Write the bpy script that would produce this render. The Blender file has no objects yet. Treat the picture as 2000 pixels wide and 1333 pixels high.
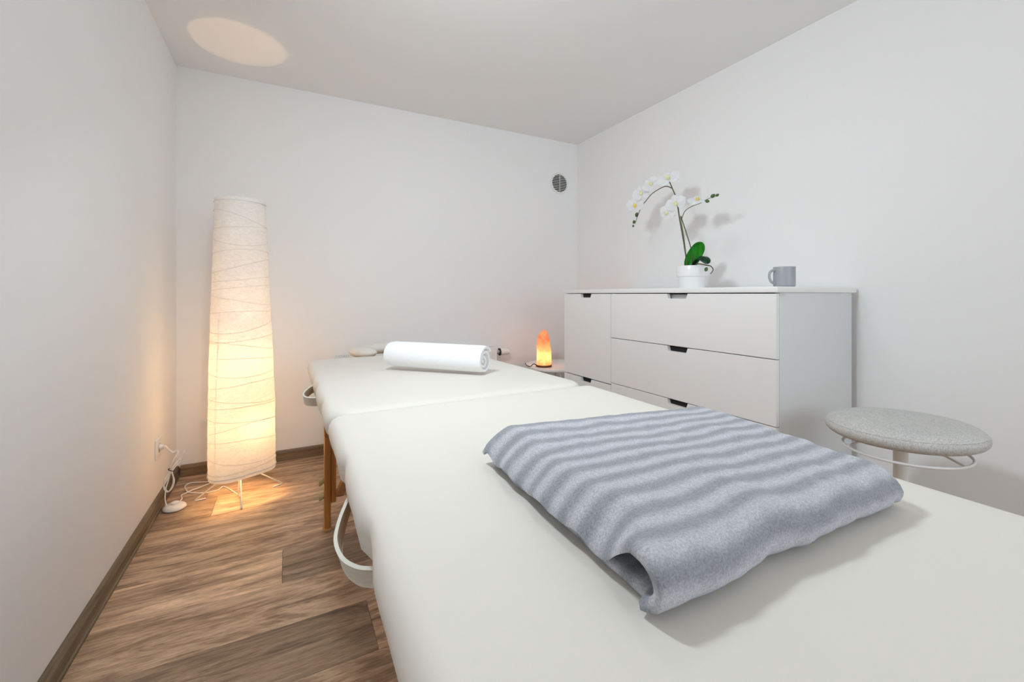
import bpy, bmesh, math, random
from mathutils import Vector, noise
PI = math.pi
random.seed(7)
SC = bpy.context.scene
COL = SC.collection

# ------------------------------------------------------------------ camera, light, exposure
cam_d = bpy.data.cameras.new('camera'); cam = bpy.data.objects.new('camera', cam_d); COL.objects.link(cam)
cam.location = (0, 0, 1.0)
cam.rotation_euler = (PI/2, 0, -math.atan(440/840))
cam_d.sensor_width = 36.0; cam_d.lens = 840/2000*36.0
cam_d.shift_y = -91.5/2000; cam_d.clip_start = 0.01
SC.camera = cam
SC.view_settings.view_transform = 'Standard'; SC.view_settings.look = 'None'
SC.view_settings.gamma = 1.0; SC.view_settings.use_curve_mapping = False
SC.view_settings.exposure = 0.0
SC.cycles.max_bounces = 16; SC.cycles.diffuse_bounces = 10; SC.cycles.transmission_bounces = 10
SC.cycles.use_denoising = True

W = bpy.data.worlds.new('world'); SC.world = W; W.use_nodes = True
W.node_tree.nodes['Background'].inputs[0].default_value = (.9, .95, 1, 1)
W.node_tree.nodes['Background'].inputs[1].default_value = 0.3

def area(name, loc, target, size, energy, col, size_y=None, shape='DISK'):
    d = bpy.data.lights.new(name, 'AREA'); d.energy = energy; d.color = col
    d.shape = 'RECTANGLE' if size_y else shape; d.size = size
    if size_y: d.size_y = size_y
    o = bpy.data.objects.new(name, d); COL.objects.link(o); o.location = loc
    o.rotation_euler = (Vector(target)-Vector(loc)).to_track_quat('-Z', 'Y').to_euler()
    return o
XL, XR, YB, YF, CZ = -.535, 2.15, 2.933, -1.9, 2.25
area('overhead_fill_light', (.80, 1.38, 2.185), (.80, 1.38, 0), .16, 2.0, (.88, .95, 1))  # weak fill added under the ceiling, no fixture hangs there
area('flash_light', (.0, .92, 1.85), (1.45, 1.5, .8), .22, 13.6, (.85, .94, 1))
area('rear_fill_light', (1.25, YF+.06, 1.45), (1.0, 3, 1.6), 1.6, 17.0, (.84, .93, 1), 1.1)  # broad fill added behind the camera, the front wall has no window

# ------------------------------------------------------------------ helpers
def lin(r, g, b):
    return tuple(((c/255)/12.92 if c/255 <= .04045 else ((c/255+.055)/1.055)**2.4) for c in (r, g, b)) + (1,)
class NT:
    def __init__(s, name):
        s.m = bpy.data.materials.new(name); s.m.use_nodes = True; s.t = s.m.node_tree
        s.b = s.t.nodes['Principled BSDF']; s.out = s.t.nodes['Material Output']
    def n(s, typ, **kw):
        x = s.t.nodes.new(typ)
        for k, v in kw.items():
            if k in x.inputs: x.inputs[k].default_value = v
            else: setattr(x, k, v)
        return x
    def l(s, a, b): s.t.links.new(a, b)
    def ramp(s, fac, stops):
        r = s.n('ShaderNodeValToRGB'); e = r.color_ramp.elements
        while len(e) < len(stops): e.new(.5)
        for i, (p, c) in enumerate(stops): e[i].position = p; e[i].color = c
        s.l(fac, r.inputs[0]); return r.outputs[0]
    def coord(s, which='Object', scale=(1, 1, 1), rot=(0, 0, 0)):
        t = s.n('ShaderNodeTexCoord'); m = s.n('ShaderNodeMapping')
        m.inputs['Scale'].default_value = scale; m.inputs['Rotation'].default_value = rot
        s.l(t.outputs[which], m.inputs[0]); return m.outputs[0]
    def noise(s, vec, scale, detail=3, rough=.5, dist=0):
        x = s.n('ShaderNodeTexNoise'); x.inputs['Scale'].default_value = scale
        x.inputs['Detail'].default_value = detail; x.inputs['Roughness'].default_value = rough
        x.inputs['Distortion'].default_value = dist
        s.l(vec, x.inputs['Vector']); return x.outputs['Fac']
    def bump(s, h, strength=.2, dist=.001):
        x = s.n('ShaderNodeBump'); x.inputs['Strength'].default_value = strength
        x.inputs['Distance'].default_value = dist; s.l(h, x.inputs['Height'])
        s.l(x.outputs[0], s.b.inputs['Normal']); return x
    def mix(s, f, a, b, mode='MIX'):
        x = s.n('ShaderNodeMix', data_type='RGBA', blend_type=mode)
        if isinstance(f, float): x.inputs[0].default_value = f
        else: s.l(f, x.inputs[0])
        for v, i in ((a, 6), (b, 7)):
            if isinstance(v, tuple): x.inputs[i].default_value = v
            else: s.l(v, x.inputs[i])
        return x.outputs[2]
def simple(name, col, rough=.5, metal=0, spec=.5, bump=None, vary=.0):
    t = NT(name); t.b.inputs['Roughness'].default_value = rough; t.b.inputs['Metallic'].default_value = metal
    t.b.inputs['Specular IOR Level'].default_value = spec
    c = t.coord('Object')
    n = t.noise(c, bump[0] if bump else 40, 4)
    a = tuple(x*(1-vary) for x in col[:3])+(1,); b = tuple(min(1, x*(1+vary)) for x in col[:3])+(1,)
    t.l(t.ramp(n, [(.3, a), (.7, b)]), t.b.inputs['Base Color'])
    if bump: t.bump(n, bump[1], bump[2])
    return t.m

def finish(bm, name, mat, parent=None, loc=None, smooth=40):
    """mesh data is written in world coordinates; moved to its parent's (or its own) origin"""
    bmesh.ops.recalc_face_normals(bm, faces=bm.faces)
    me = bpy.data.meshes.new(name); 
    o = bpy.data.objects.new(name, me); COL.objects.link(o)
    org = Vector((0, 0, 0))
    if parent is not None:
        org = Vector(parent.get('_org', (0, 0, 0))); o.parent = parent
        o['_org'] = tuple(org)
    elif loc is not None:
        org = Vector(loc); o.location = org; o['_org'] = tuple(org)
    bmesh.ops.translate(bm, verts=bm.verts, vec=-org)
    bm.to_mesh(me); bm.free()
    if smooth:
        for p in me.polygons: p.use_smooth = True
        me.set_sharp_from_angle(angle=math.radians(smooth))
    if isinstance(mat, (list, tuple)):
        for m in mat: me.materials.append(m)
    else: me.materials.append(mat)
    return o
def tag(o, label=None, cat=None, group=None, kind=None):
    if label: o['label'] = label
    if cat: o['category'] = cat
    if group: o['group'] = group
    if kind: o['kind'] = kind
    return o
def thing(name, loc, label, cat, group=None):
    o = bpy.data.objects.new(name, None); COL.objects.link(o); o.location = loc; o['_org'] = tuple(loc)
    o.empty_display_size = .05
    return tag(o, label, cat, group)
def add_box(bm, lo, hi, bev=0, seg=2, rot=None, piv=None):
    r = bmesh.ops.create_cube(bm, size=1)
    vs = r['verts']
    for v in vs:
        v.co = Vector([lo[i]+(v.co[i]+.5)*(hi[i]-lo[i]) for i in range(3)])
    if bev:
        es = {e for v in vs for e in v.link_edges}
        rr = bmesh.ops.bevel(bm, geom=list(es), offset=bev, segments=seg, affect='EDGES', profile=.5)
        vs = list({v for f in rr['faces'] for v in f.verts} | {v for v in vs if v.is_valid})
    if rot is not None:
        bmesh.ops.rotate(bm, verts=[v for v in vs if v.is_valid], cent=piv or Vector((0, 0, 0)), matrix=rot)
    return vs
def B(): return bmesh.new()
def boxo(name, lo, hi, mat, parent=None, bev=.002, loc=None, seg=2):
    bm = B(); add_box(bm, lo, hi, bev, seg); return finish(bm, name, mat, parent, loc)
def catmull(pts, n=6, closed=False):
    P = [Vector(p) for p in pts]; out = []
    m = len(P)
    rng = range(m if closed else m-1)
    for i in rng:
        if closed: a, b, c, d = P[(i-1) % m], P[i], P[(i+1) % m], P[(i+2) % m]
        else: a, b, c, d = P[max(i-1, 0)], P[i], P[i+1], P[min(i+2, m-1)]
        for k in range(n):
            t = k/n
            out.append(.5*((2*b)+(c-a)*t+(2*a-5*b+4*c-d)*t*t+(3*b-a-3*c+d)*t**3))
    if not closed: out.append(P[-1])
    return out
def add_tube(bm, pts, r, seg=8, closed=False, r2=None):
    P = [Vector(p) for p in pts]; n = len(P); rings = []
    up = Vector((0, 0, 1)); prev = None
    for i, p in enumerate(P):
        if closed: t = (P[(i+1) % n]-P[i-1]).normalized()
        else: t = (P[min(i+1, n-1)]-P[max(i-1, 0)]).normalized()
        if prev is None:
            a = up if abs(t.z) < .9 else Vector((1, 0, 0)); u = t.cross(a).normalized()
        else: u = (prev-t*prev.dot(t)).normalized()
        prev = u; w = t.cross(u)
        rr = r if r2 is None else r+(r2-r)*i/(n-1)
        rings.append([bm.verts.new(p+rr*(u*math.cos(2*PI*k/seg)+w*math.sin(2*PI*k/seg))) for k in range(seg)])
    for i in range(n if closed else n-1):
        a, b = rings[i], rings[(i+1) % n]
        for k in range(seg): bm.faces.new((a[k], a[(k+1) % seg], b[(k+1) % seg], b[k]))
    if not closed: bm.faces.new(rings[0]); bm.faces.new(rings[-1])
def tube(name, pts, r, mat, parent=None, seg=8, closed=False, loc=None, r2=None):
    bm = B(); add_tube(bm, pts, r, seg, closed, r2); return finish(bm, name, mat, parent, loc, 60)
def lathe(name, prof, c, mat, parent=None, seg=48, loc=None, smooth=40, tilt=(0, 0)):
    bm = B(); rings = []
    for (r, z) in prof:
        if r < 1e-5: rings.append([bm.verts.new((c[0], c[1], z))]); continue
        rings.append([bm.verts.new((c[0]+r*math.cos(2*PI*k/seg), c[1]+r*math.sin(2*PI*k/seg),
            z+tilt[0]*r*math.cos(2*PI*k/seg)+tilt[1]*r*math.sin(2*PI*k/seg))) for k in range(seg)])
    for a, b in zip(rings, rings[1:]):
        for k in range(seg):
            q = [a[k % len(a)], a[(k+1) % len(a)], b[(k+1) % len(b)], b[k % len(b)]]
            q = list(dict.fromkeys(q))
            if len(q) > 2: bm.faces.new(q)
    return finish(bm, name, mat, parent, loc, smooth)
def bridge(bm, a, b, closed=True):
    n = len(a)
    for k in range(n if closed else n-1): bm.faces.new((a[k], a[(k+1) % n], b[(k+1) % n], b[k]))

# ------------------------------------------------------------------ materials
def wall_mat():
    t = NT('wall_paint'); c = t.coord('Object'); n = t.noise(c, 220, 5, .6)
    big = t.noise(c, 1.3, 2)
    t.l(t.ramp(big, [(.3, (.865, .865, .865, 1)), (.7, (.88, .88, .88, 1))]), t.b.inputs['Base Color'])
    t.b.inputs['Roughness'].default_value = .85; t.b.inputs['Specular IOR Level'].default_value = .2
    t.bump(n, .12, .0006); return t.m
M_wall = wall_mat()
M_ceil = simple('ceiling_paint', (.85, .85, .85, 1), .9, spec=.15, bump=(180, .08, .0005), vary=.005)
def wood_floor():
    t = NT('oak_plank')
    tc = t.n('ShaderNodeTexCoord'); oi = t.n('ShaderNodeObjectInfo')
    mul = t.n('ShaderNodeVectorMath', operation='SCALE'); mul.inputs[3].default_value = 37.0
    comb = t.n('ShaderNodeCombineXYZ'); t.l(oi.outputs['Random'], comb.inputs[0]); t.l(oi.outputs['Random'], comb.inputs[1]); t.l(oi.outputs['Random'], comb.inputs[2])
    t.l(comb.outputs[0], mul.inputs[0])
    add = t.n('ShaderNodeVectorMath', operation='ADD'); t.l(tc.outputs['Object'], add.inputs[0]); t.l(mul.outputs[0], add.inputs[1])
    def mp(sc):
        m = t.n('ShaderNodeMapping'); m.inputs['Scale'].default_value = sc; t.l(add.outputs[0], m.inputs[0]); return m.outputs[0]
    n1 = t.noise(mp((.9, 5.5, 1)), 1.9, 6, .68, 2.2)       # broad flowing figure
    n2 = t.noise(mp((2.2, 42, 1)), 2.0, 6, .72, 1.4)        # streaks
    n3 = t.noise(mp((14, 260, 1)), 2.0, 3, .6)            # pores
    base = t.ramp(n1, [(.33, lin(92, 72, 58)), (.44, lin(140, 114, 90)), (.54, lin(190, 162, 132)), (.68, lin(222, 196, 166))])
    stre = t.ramp(n2, [(.34, lin(92, 74, 62)), (.52, lin(178, 152, 128)), (.7, lin(214, 190, 164))])
    c = t.mix(.36, base, stre)
    por = t.ramp(n3, [(.36, (.5, .45, .4, 1)), (.5, (1, 1, 1, 1))])
    c = t.mix(.55, c, por, 'MULTIPLY')
    tint = t.ramp(oi.outputs['Color'], [(0, (0, 0, 0, 1)), (1, (2.45, 2.45, 2.45, 1))])
    c = t.mix(1.0, c, tint, 'MULTIPLY')
    t.l(c, t.b.inputs['Base Color'])
    t.l(t.ramp(n2, [(.3, (.5, .5, .5, 1)), (.7, (.38, .38, .38, 1))]), t.b.inputs['Roughness'])
    t.b.inputs['Specular IOR Level'].default_value = .4
    t.bump(n2, .25, .0008)
    return t.m
M_plank = wood_floor()
def wood(name, c0, c1, along='y', rough=.5, sc=1.0):
    t = NT(name)
    s = {'x': (2, 40, 40), 'y': (40, 2, 40), 'z': (40, 40, 2)}[along]
    n = t.noise(t.coord('Object', tuple(k*sc for k in s)), 1.0, 6, .65, .8)
    t.l(t.ramp(n, [(.3, c0), (.7, c1)]), t.b.inputs['Base Color']); t.b.inputs['Roughness'].default_value = rough
    t.bump(n, .2, .0006); return t.m
M_base_y = wood('skirting_wood_side', lin(78, 66, 50), lin(140, 124, 100), 'y', .55)
M_base_x = wood('skirting_wood_back', lin(84, 68, 50), lin(142, 120, 94), 'x', .55)
M_beech = wood('varnished_beech', lin(158, 98, 38), lin(206, 144, 76), 'z', .35)
M_white = simple('white_lacquer', (.87, .87, .87, 1), .38, vary=.004, bump=(300, .03, .0003))
M_carc = simple('white_side_shaded', (.70, .72, .73, 1), .45, vary=.004, bump=(300, .03, .0003))  # greyer white, puts the shade of the dresser side into the colour
M_shade_dark = simple('recess_shade', (.012, .012, .012, 1), .8)  # near-black that paints in the shade inside recesses
M_plastic = simple('white_plastic', (.82, .82, .81, 1), .35)
M_wire = simple('white_powder_coat', (.78, .78, .77, 1), .4)
M_metal = simple('brushed_chrome', (.6, .6, .6, 1), .3, 1)
M_black = simple('black_plastic', (.015, .015, .015, 1), .5)
def vinyl():
    t = NT('cream_vinyl'); c = t.coord('Object')
    v = t.n('ShaderNodeTexVoronoi'); v.inputs['Scale'].default_value = 520; t.l(c, v.inputs['Vector'])
    n = t.noise(c, 3, 3)
    t.l(t.ramp(n, [(.3, (.745, .715, .655, 1)), (.7, (.765, .735, .675, 1))]), t.b.inputs['Base Color'])
    t.b.inputs['Roughness'].default_value = .5; t.b.inputs['Specular IOR Level'].default_value = .35
    t.bump(v.outputs['Distance'], .12, .0004); return t.m
M_vinyl = vinyl()
M_web = simple('cream_webbing', (.72, .70, .62, 1), .7, bump=(600, .4, .0008), vary=.05)
def fleece():
    t = NT('striped_fleece')
    uv = t.n('ShaderNodeUVMap', uv_map='UVMap'); sep = t.n('ShaderNodeSeparateXYZ'); 
    oc = t.coord('Object'); wob = t.noise(oc, 9, 2)
    t.l(uv.outputs[0], sep.inputs[0])
    m1 = t.n('ShaderNodeMath', operation='MULTIPLY_ADD'); m1.inputs[1].default_value = .012; t.l(wob, m1.inputs[0]); t.l(sep.outputs[1], m1.inputs[2])
    m2 = t.n('ShaderNodeMath', operation='MULTIPLY'); m2.inputs[1].default_value = 2*PI/.0365; t.l(m1.outputs[0], m2.inputs[0])
    m3 = t.n('ShaderNodeMath', operation='SINE'); t.l(m2.outputs[0], m3.inputs[0])
    m4 = t.n('ShaderNodeMath', operation='MULTIPLY_ADD'); m4.inputs[1].default_value = .5; m4.inputs[2].default_value = .5; t.l(m3.outputs[0], m4.inputs[0])
    st = t.ramp(m4.outputs[0], [(.1, lin(170, 173, 182)), (.9, lin(212, 214, 222))])
    fz = t.noise(oc, 420, 5, .75); fz2 = t.noise(oc, 70, 3, .6)
    c = t.mix(.8, st, t.ramp(fz, [(.32, (.50, .50, .53, 1)), (.66, (1.16, 1.16, 1.14, 1))]), 'MULTIPLY')
    c = t.mix(.5, c, t.ramp(fz2, [(.3, (.86, .86, .86, 1)), (.7, (1.06, 1.06, 1.06, 1))]), 'MULTIPLY')
    t.l(c, t.b.inputs['Base Color']); t.b.inputs['Roughness'].default_value = 1
    t.b.inputs['Specular IOR Level'].default_value = .05
    t.b.inputs['Sheen Weight'].default_value = .25; t.b.inputs['Sheen Roughness'].default_value = .6
    t.bump(fz, .65, .0028); return t.m
M_fleece = fleece()
def terry():
    t = NT('white_terry'); c = t.coord('Object'); n = t.noise(c, 330, 4, .7)
    t.b.inputs['Base Color'].default_value = (.90, .91, .925, 1)
    t.l(t.ramp(n, [(.25, (.84, .85, .87, 1)), (.6, (.93, .935, .95, 1))]), t.b.inputs['Base Color'])
    t.b.inputs['Roughness'].default_value = 1; t.b.inputs['Sheen Weight'].default_value = .25
    t.bump(n, .5, .0015); return t.m
M_terry = terry()
def seat_fabric():
    t = NT('grey_woven_fabric')
    a = t.noise(t.coord('Object', (1, .3, 1)), 520, 3, .7); b = t.noise(t.coord('Object', (.3, 1, .3)), 520, 3, .7)
    d = t.noise(t.coord('Object'), 30, 2)
    mx = t.n('ShaderNodeMath', operation='ADD'); t.l(a, mx.inputs[0]); t.l(b, mx.inputs[1])
    hf = t.n('ShaderNodeMath', operation='MULTIPLY'); hf.inputs[1].default_value = .5; t.l(mx.outputs[0], hf.inputs[0])
    c = t.ramp(hf.outputs[0], [(.34, lin(160, 159, 156)), (.5, lin(198, 197, 194)), (.66, lin(222, 221, 218))])
    c = t.mix(.3, c, t.ramp(d, [(.3, (.85, .85, .85, 1)), (.7, (1.05, 1.05, 1.05, 1))]), 'MULTIPLY')
    t.l(c, t.b.inputs['Base Color']); t.b.inputs['Roughness'].default_value = .95; t.b.inputs['Specular IOR Level'].default_value = .1
    t.bump(hf.outputs[0], .5, .001); return t.m
M_seat = seat_fabric()
def paper():
    t = NT('rice_paper')
    c = t.coord('Object', (1, 1, 2.2)); n = t.noise(c, 38, 5, .65, 1.5); n2 = t.noise(c, 8, 3)
    col = t.ramp(n, [(.34, (.85, .83, .80, 1)), (.56, (.935, .92, .90, 1))])
    t.t.nodes.remove(t.b)
    d = t.n('ShaderNodeBsdfDiffuse'); tr = t.n('ShaderNodeBsdfTranslucent'); mx = t.n('ShaderNodeMixShader')
    mx.inputs[0].default_value = .14
    t.l(col, d.inputs[0]); t.l(col, tr.inputs[0])
    bp = t.n('ShaderNodeBump'); bp.inputs['Strength'].default_value = .7; bp.inputs['Distance'].default_value = .007
    mm = t.n('ShaderNodeMath', operation='ADD'); t.l(n, mm.inputs[0]); t.l(n2, mm.inputs[1]); t.l(mm.outputs[0], bp.inputs['Height'])
    t.l(bp.outputs[0], d.inputs['Normal'])
    t.l(d.outputs[0], mx.inputs[1]); t.l(tr.outputs[0], mx.inputs[2]); t.l(mx.outputs[0], t.out.inputs[0]); return t.m
M_paper = paper()
def glow(name, col, strength, transp=.0):
    t = NT(name); t.t.nodes.remove(t.b); e = t.n('ShaderNodeEmission'); e.inputs[0].default_value = col; e.inputs[1].default_value = strength
    if transp:
        tr = t.n('ShaderNodeBsdfTransparent'); m = t.n('ShaderNodeMixShader'); m.inputs[0].default_value = transp
        t.l(e.outputs[0], m.inputs[1]); t.l(tr.outputs[0], m.inputs[2]); t.l(m.outputs[0], t.out.inputs[0])
    else: t.l(e.outputs[0], t.out.inputs[0])
    return t.m

# ------------------------------------------------------------------ room shell
def struct(name, bm, mat, loc=(0, 0, 0), smooth=0): return tag(finish(bm, name, mat, None, loc, smooth), kind='structure')
T = .12
bm = B(); add_box(bm, (XL-T, YF-T, -.1), (XR+T, YB+T, -.004)); floor = struct('floor', bm, simple('screed', (.05, .04, .03, 1), .9))
bm = B(); add_box(bm, (XL-T, YF-T, CZ), (XR+T, YB+T, CZ+.1)); struct('ceiling', bm, M_ceil)
bm = B(); add_box(bm, (XL-T, YF-T, -.004), (XL, YB+T, CZ)); struct('wall_left', bm, M_wall)
bm = B(); add_box(bm, (XR, YF-T, -.004), (XR+T, YB+T, CZ)); struct('wall_right', bm, M_wall)
bm = B(); add_box(bm, (XL, YB, -.004), (XR, YB+T, CZ)); struct('wall_back', bm, M_wall)
bm = B(); add_box(bm, (XL, YF-T, -.004), (XR, YF, CZ)); struct('wall_front', bm, M_wall)
# planks: rows .22 wide across the room, staggered ends
PW, PLN = .22, 1.3
joints = {}
for k, xj in ((2.346, -.304), (1.686, -.014), (1.246, .23), (2.786, .35), (2.566, .95)): joints[round(k, 3)] = xj
TINT = {(2.566, True): .46, (2.346, True): .36, (2.346, False): .60, (2.126, True): .52, (1.906, True): .54, (1.686, True): .66, (1.686, False): .32, (1.466, True): .52, (1.246, True): .34, (1.246, False): .60, (1.026, True): .50, (.806, True): .42}
y = 2.786; rows = []
while y > YF-.22: rows.append(round(y, 3)); y -= PW
stag = [.15, .62, .38, .86, .05, .5]
shades = {}
for i, y0 in enumerate(rows):
    xj = joints.get(y0, .34+stag[i % 6]*.42)
    xv = xj
    while xj > XL: xj -= PLN
    x0 = xj
    while x0 < XR:
        a, b = max(x0, XL), min(x0+PLN, XR); ya, yb = max(y0, YF), min(y0+PW, YB)
        if b-a > .01 and yb-ya > .01:
            bm = B(); add_box(bm, (a+.0004, ya+.0004, -.004), (b-.0004, yb-.0004, 0))
            for e in [e for e in bm.edges if all(v.co.z > -.001 for v in e.verts)]: pass
            bmesh.ops.bevel(bm, geom=[e for e in bm.edges if all(v.co.z > -.001 for v in e.verts)], offset=.0007, segments=1, affect='EDGES')
            o = finish(bm, 'plank', M_plank, floor, smooth=0)
            tv = TINT.get((y0, a < xv-.01), random.choice((.38, .45, .5, .55, .62)))/2*1.9; o.color = (tv, tv, tv, 1)
        x0 += PLN
# skirting boards
def skirting(name, axis, a, b, w, side, mat):
    prof = [(0, 0), (.020, 0), (.020, .010), (.0165, .013), (.0165, .048), (.010, .060), (0, .062)]
    bm = B(); R = []
    for t in (a, b):
        ring = []
        for (d, z) in prof:
            ring.append(bm.verts.new((w+side*d, t, z) if axis == 'y' else (t, w+side*d, z)))
        R.append(ring)
    bridge(bm, R[0], R[1]); bm.faces.new(R[0]); bm.faces.new(R[1])
    tag(finish(bm, name, mat, None, (0, 0, 0), 0), kind='structure')
skirting('baseboard_left', 'y', YF, YB, XL, 1, M_base_y)
skirting('baseboard_back', 'x', XL+.02, XR-.02, YB, -1, M_base_x)
skirting('baseboard_right', 'y', YF, YB, XR, -1, M_base_y)
skirting('baseboard_front', 'x', XL+.02, XR-.02, YF, 1, M_base_x)

# ------------------------------------------------------------------ massage table
TB = thing('massage_table', (.48, 1.1, 0), 'folding massage table with cream vinyl padding and wooden legs filling the foreground', 'table')
def rrect(hx0, hx1, hy0, hy1, inset, r, nside=26, ncor=7):
    """points of a rounded rectangle, parametrised the same for every inset"""
    x0, x1, y0, y1 = hx0+inset, hx1-inset, hy0+inset, hy1-inset; r = max(r-inset*.6, .006)
    pts = []
    cs = [(x1-r, y0+r, -PI/2), (x1-r, y1-r, 0), (x0+r, y1-r, PI/2), (x0+r, y0+r, PI)]
    for ci, (cx, cy, a0) in enumerate(cs):
        for k in range(ncor+1):
            a = a0+PI/2*k/ncor; pts.append((cx+r*math.cos(a), cy+r*math.sin(a)))
        nx = cs[(ci+1) % 4]; a1 = a0+PI/2
        p = pts[-1]; q = (nx[0]+r*math.cos(nx[2]), nx[1]+r*math.sin(nx[2]))
        for k in range(1, nside): t = k/nside; pts.append((p[0]+(q[0]-p[0])*t, p[1]+(q[1]-p[1])*t))
    return pts
def pad(name, x0, x1, y0, y1, zfun, rcor, tufts, thick=.078):
    prof = [(.030, -thick), (.012, -thick+.003), (.004, -thick+.012), (.0, -thick*.62), (-.002, -thick*.45), (.0, -thick*.28), (.006, -thick*.13), (.015, -.0035), (.03, -.0008), (.06, 0), (.12, 0), (.2, 0), (.30, 0)]
    bm = B(); prev = None
    for (ins, dz) in prof:
        ring = []
        for (px, py) in rrect(x0, x1, y0, y1, ins, rcor):
            z = zfun(px, py)+dz
            # pulled tufts on the long sides
            for (tx, ty, amp) in tufts:
                d2 = ((py-ty)/.028)**2; s = 1 if tx > (x0+x1)/2 else -1
                if abs(px-tx) < .12 and dz < -.004:
                    w = math.exp(-d2)*amp*math.exp(-((dz+thick*.62)/.035)**2)
                    px -= s*w
            if dz < -.003:   # soft puckers round the stapled lower edge
                k = noise.noise(Vector((px*9, py*9, .3)))
                ww = min(1, -dz/.06); px += .004*k*ww*(1 if px > (x0+x1)/2 else -1)
            z += .0012*noise.noise(Vector((px*3, py*3, 1)))
            ring.append(bm.verts.new((px, py, z)))
        if prev: bridge(bm, prev, ring)
        else: bm.faces.new(ring)
        prev = ring
    bm.faces.new(prev)
    return finish(bm, name, M_vinyl, TB, smooth=60)
near = pad('cushion', .088, .874, -.04, 1.125, lambda x, y: .711, .03, [(.088, .57, .020), (.088, .83, .016), (.874, .57, .018), (.874, .83, .016), (.088, .2, .01)])
far = pad('cushion', .086, .876, 1.127, 2.27, lambda x, y: 0.711-.023*max(0, (y-1.15)/1.12), .075, [(.086, 1.62, .014), (.086, 1.80, .014), (.876, 1.62, .014), (.876, 1.80, .014), (.086, 1.35, .01)])
# plywood deck and aprons
for (a, b, dz) in ((-.02, 1.123, 0), (1.129, 2.25, -.012)):
    boxo('deck_board', (.115, a, .622+dz), (.848, b, .6325+dz), M_beech, TB, .002)
    boxo('side_apron', (.135, a+.02, .56+dz), (.155, b-.02, .6215+dz), M_beech, TB, .002)
    boxo('side_apron', (.81, a+.02, .56+dz), (.83, b-.02, .6215+dz), M_beech, TB, .002)
boxo('end_apron', (.156, 2.20, .548), (.809, 2.22, .609), M_beech, TB, .002)
boxo('end_apron', (.156, .02, .56), (.809, .04, .6215), M_beech, TB, .002)
def table_leg(x, y, s):
    """s = +1: leg on the left side of the table, knobs point left"""
    lo = boxo('leg', (min(x, x+s*.026), y-.021, .012), (max(x, x+s*.026), y+.021, .40), M_beech, TB, .004)
    up = boxo('leg_upper', (min(x+s*.0265, x+s*.0465), y-.018, .115), (max(x+s*.0265, x+s*.0465), y+.018, .60), M_beech, TB, .003)
    boxo('foot', (min(x-s*.004, x+s*.030), y-.025, 0), (max(x-s*.004, x+s*.030), y+.025, .012), simple('tan_rubber', lin(190, 150, 95), .7), lo, .003)
    bm = B(); add_box(bm, (min(x+s*.0, x+s*.026), y-.021, .4), (max(x, x+s*.026), y+.021, .60), .003); finish(bm, 'leg_head', M_beech, TB)
    for z in (.205, .142):
        bm = B()
        for (r, d0, d1) in ((.007, 0, .006), (.013, .006, .013), (.0155, .013, .020)):
            add_tube(bm, [(x-s*d0, y, z), (x-s*d1, y, z)], r, 12)
        k = finish(bm, 'knob', M_knob, lo, smooth=30)
M_knob = simple('brass_knob', lin(190, 178, 120), .4)
for y_ in (1.985, .24):
    table_leg(.140, y_, 1); table_leg(.826, y_, -1)
    boxo('stretcher', (.188, y_-.01, .46), (.778, y_+.01, .50), M_beech, TB, .003)
def bar(name, p, q, w, h, mat, parent):
    p, q = Vector(p), Vector(q); d = (q-p); L = d.length
    bm = B(); add_box(bm, (-w/2, -h/2, 0), (w/2, h/2, L), .002)
    bm.transform(d.to_track_quat('Z', 'X').to_matrix().to_4x4()); bmesh.ops.translate(bm, verts=bm.verts, vec=p)
    return finish(bm, name, mat, parent)
for x in (.199, .767):
    bar('brace', (x, 1.96, .15), (x, 1.30, .585), .022, .03, M_beech, TB)
    bar('brace', (x, .262, .15), (x, .92, .585), .022, .03, M_beech, TB)
# carrying handles: webbing loops on the left edge
def ribbon(name, top, bot, th, mat, parent):
    A = catmull(top, 8); Bq = catmull(bot, 8); n = min(len(A), len(Bq)); bm = B(); R = []
    for i in range(n):
        a, b = A[i], Bq[i]; t = (A[min(i+1, n-1)]-A[max(i-1, 0)]).normalized(); w = (b-a)
        nn = t.cross(w).normalized()*th; ring = []
        cols = 9
        for k in range(cols):
            f = k/(cols-1); ring.append(a+w*f+nn*(.42+.22*math.cos(f*6*PI)))
        for k in range(cols):
            f = 1-k/(cols-1); ring.append(a+w*f-nn*(.42+.22*math.cos(f*6*PI)))
        R.append([bm.verts.new(p) for p in ring])
    for a, b in zip(R, R[1:]): bridge(bm, a, b)
    bm.faces.new(R[0]); bm.faces.new(R[-1])
    return finish(bm, name, mat, parent, smooth=60)
ribbon('carry_handle', [(.103, .815, .648), (.088, .775, .645), (.072, .725, .641), (.063, .675, .64), (.067, .628, .64), (.082, .598, .64), (.102, .582, .641), (.115, .574, .642)],
       [(.108, .838, .614), (.094, .80, .610), (.080, .745, .606), (.073, .695, .604), (.076, .650, .604), (.088, .618, .604), (.104, .600, .606), (.118, .590, .608)], .0042, M_web, TB)
ribbon('carry_handle', [(.100, 1.83, .652), (.078, 1.79, .650), (.060, 1.735, .648), (.052, 1.685, .648), (.056, 1.640, .648), (.070, 1.612, .649), (.098, 1.595, .65)],
       [(.100, 1.86, .618), (.080, 1.82, .616), (.064, 1.765, .614), (.057, 1.71, .613), (.061, 1.665, .613), (.074, 1.638, .615), (.098, 1.62, .616)], .0042, M_web, TB)
ribbon('carry_handle', [(.862, .815, .648), (.885, .775, .645), (.895, .70, .641), (.885, .61, .64), (.860, .575, .642)],
       [(.862, .838, .614), (.888, .80, .610), (.900, .72, .606), (.888, .63, .604), (.860, .59, .608)], .0042, M_web, TB)
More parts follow.
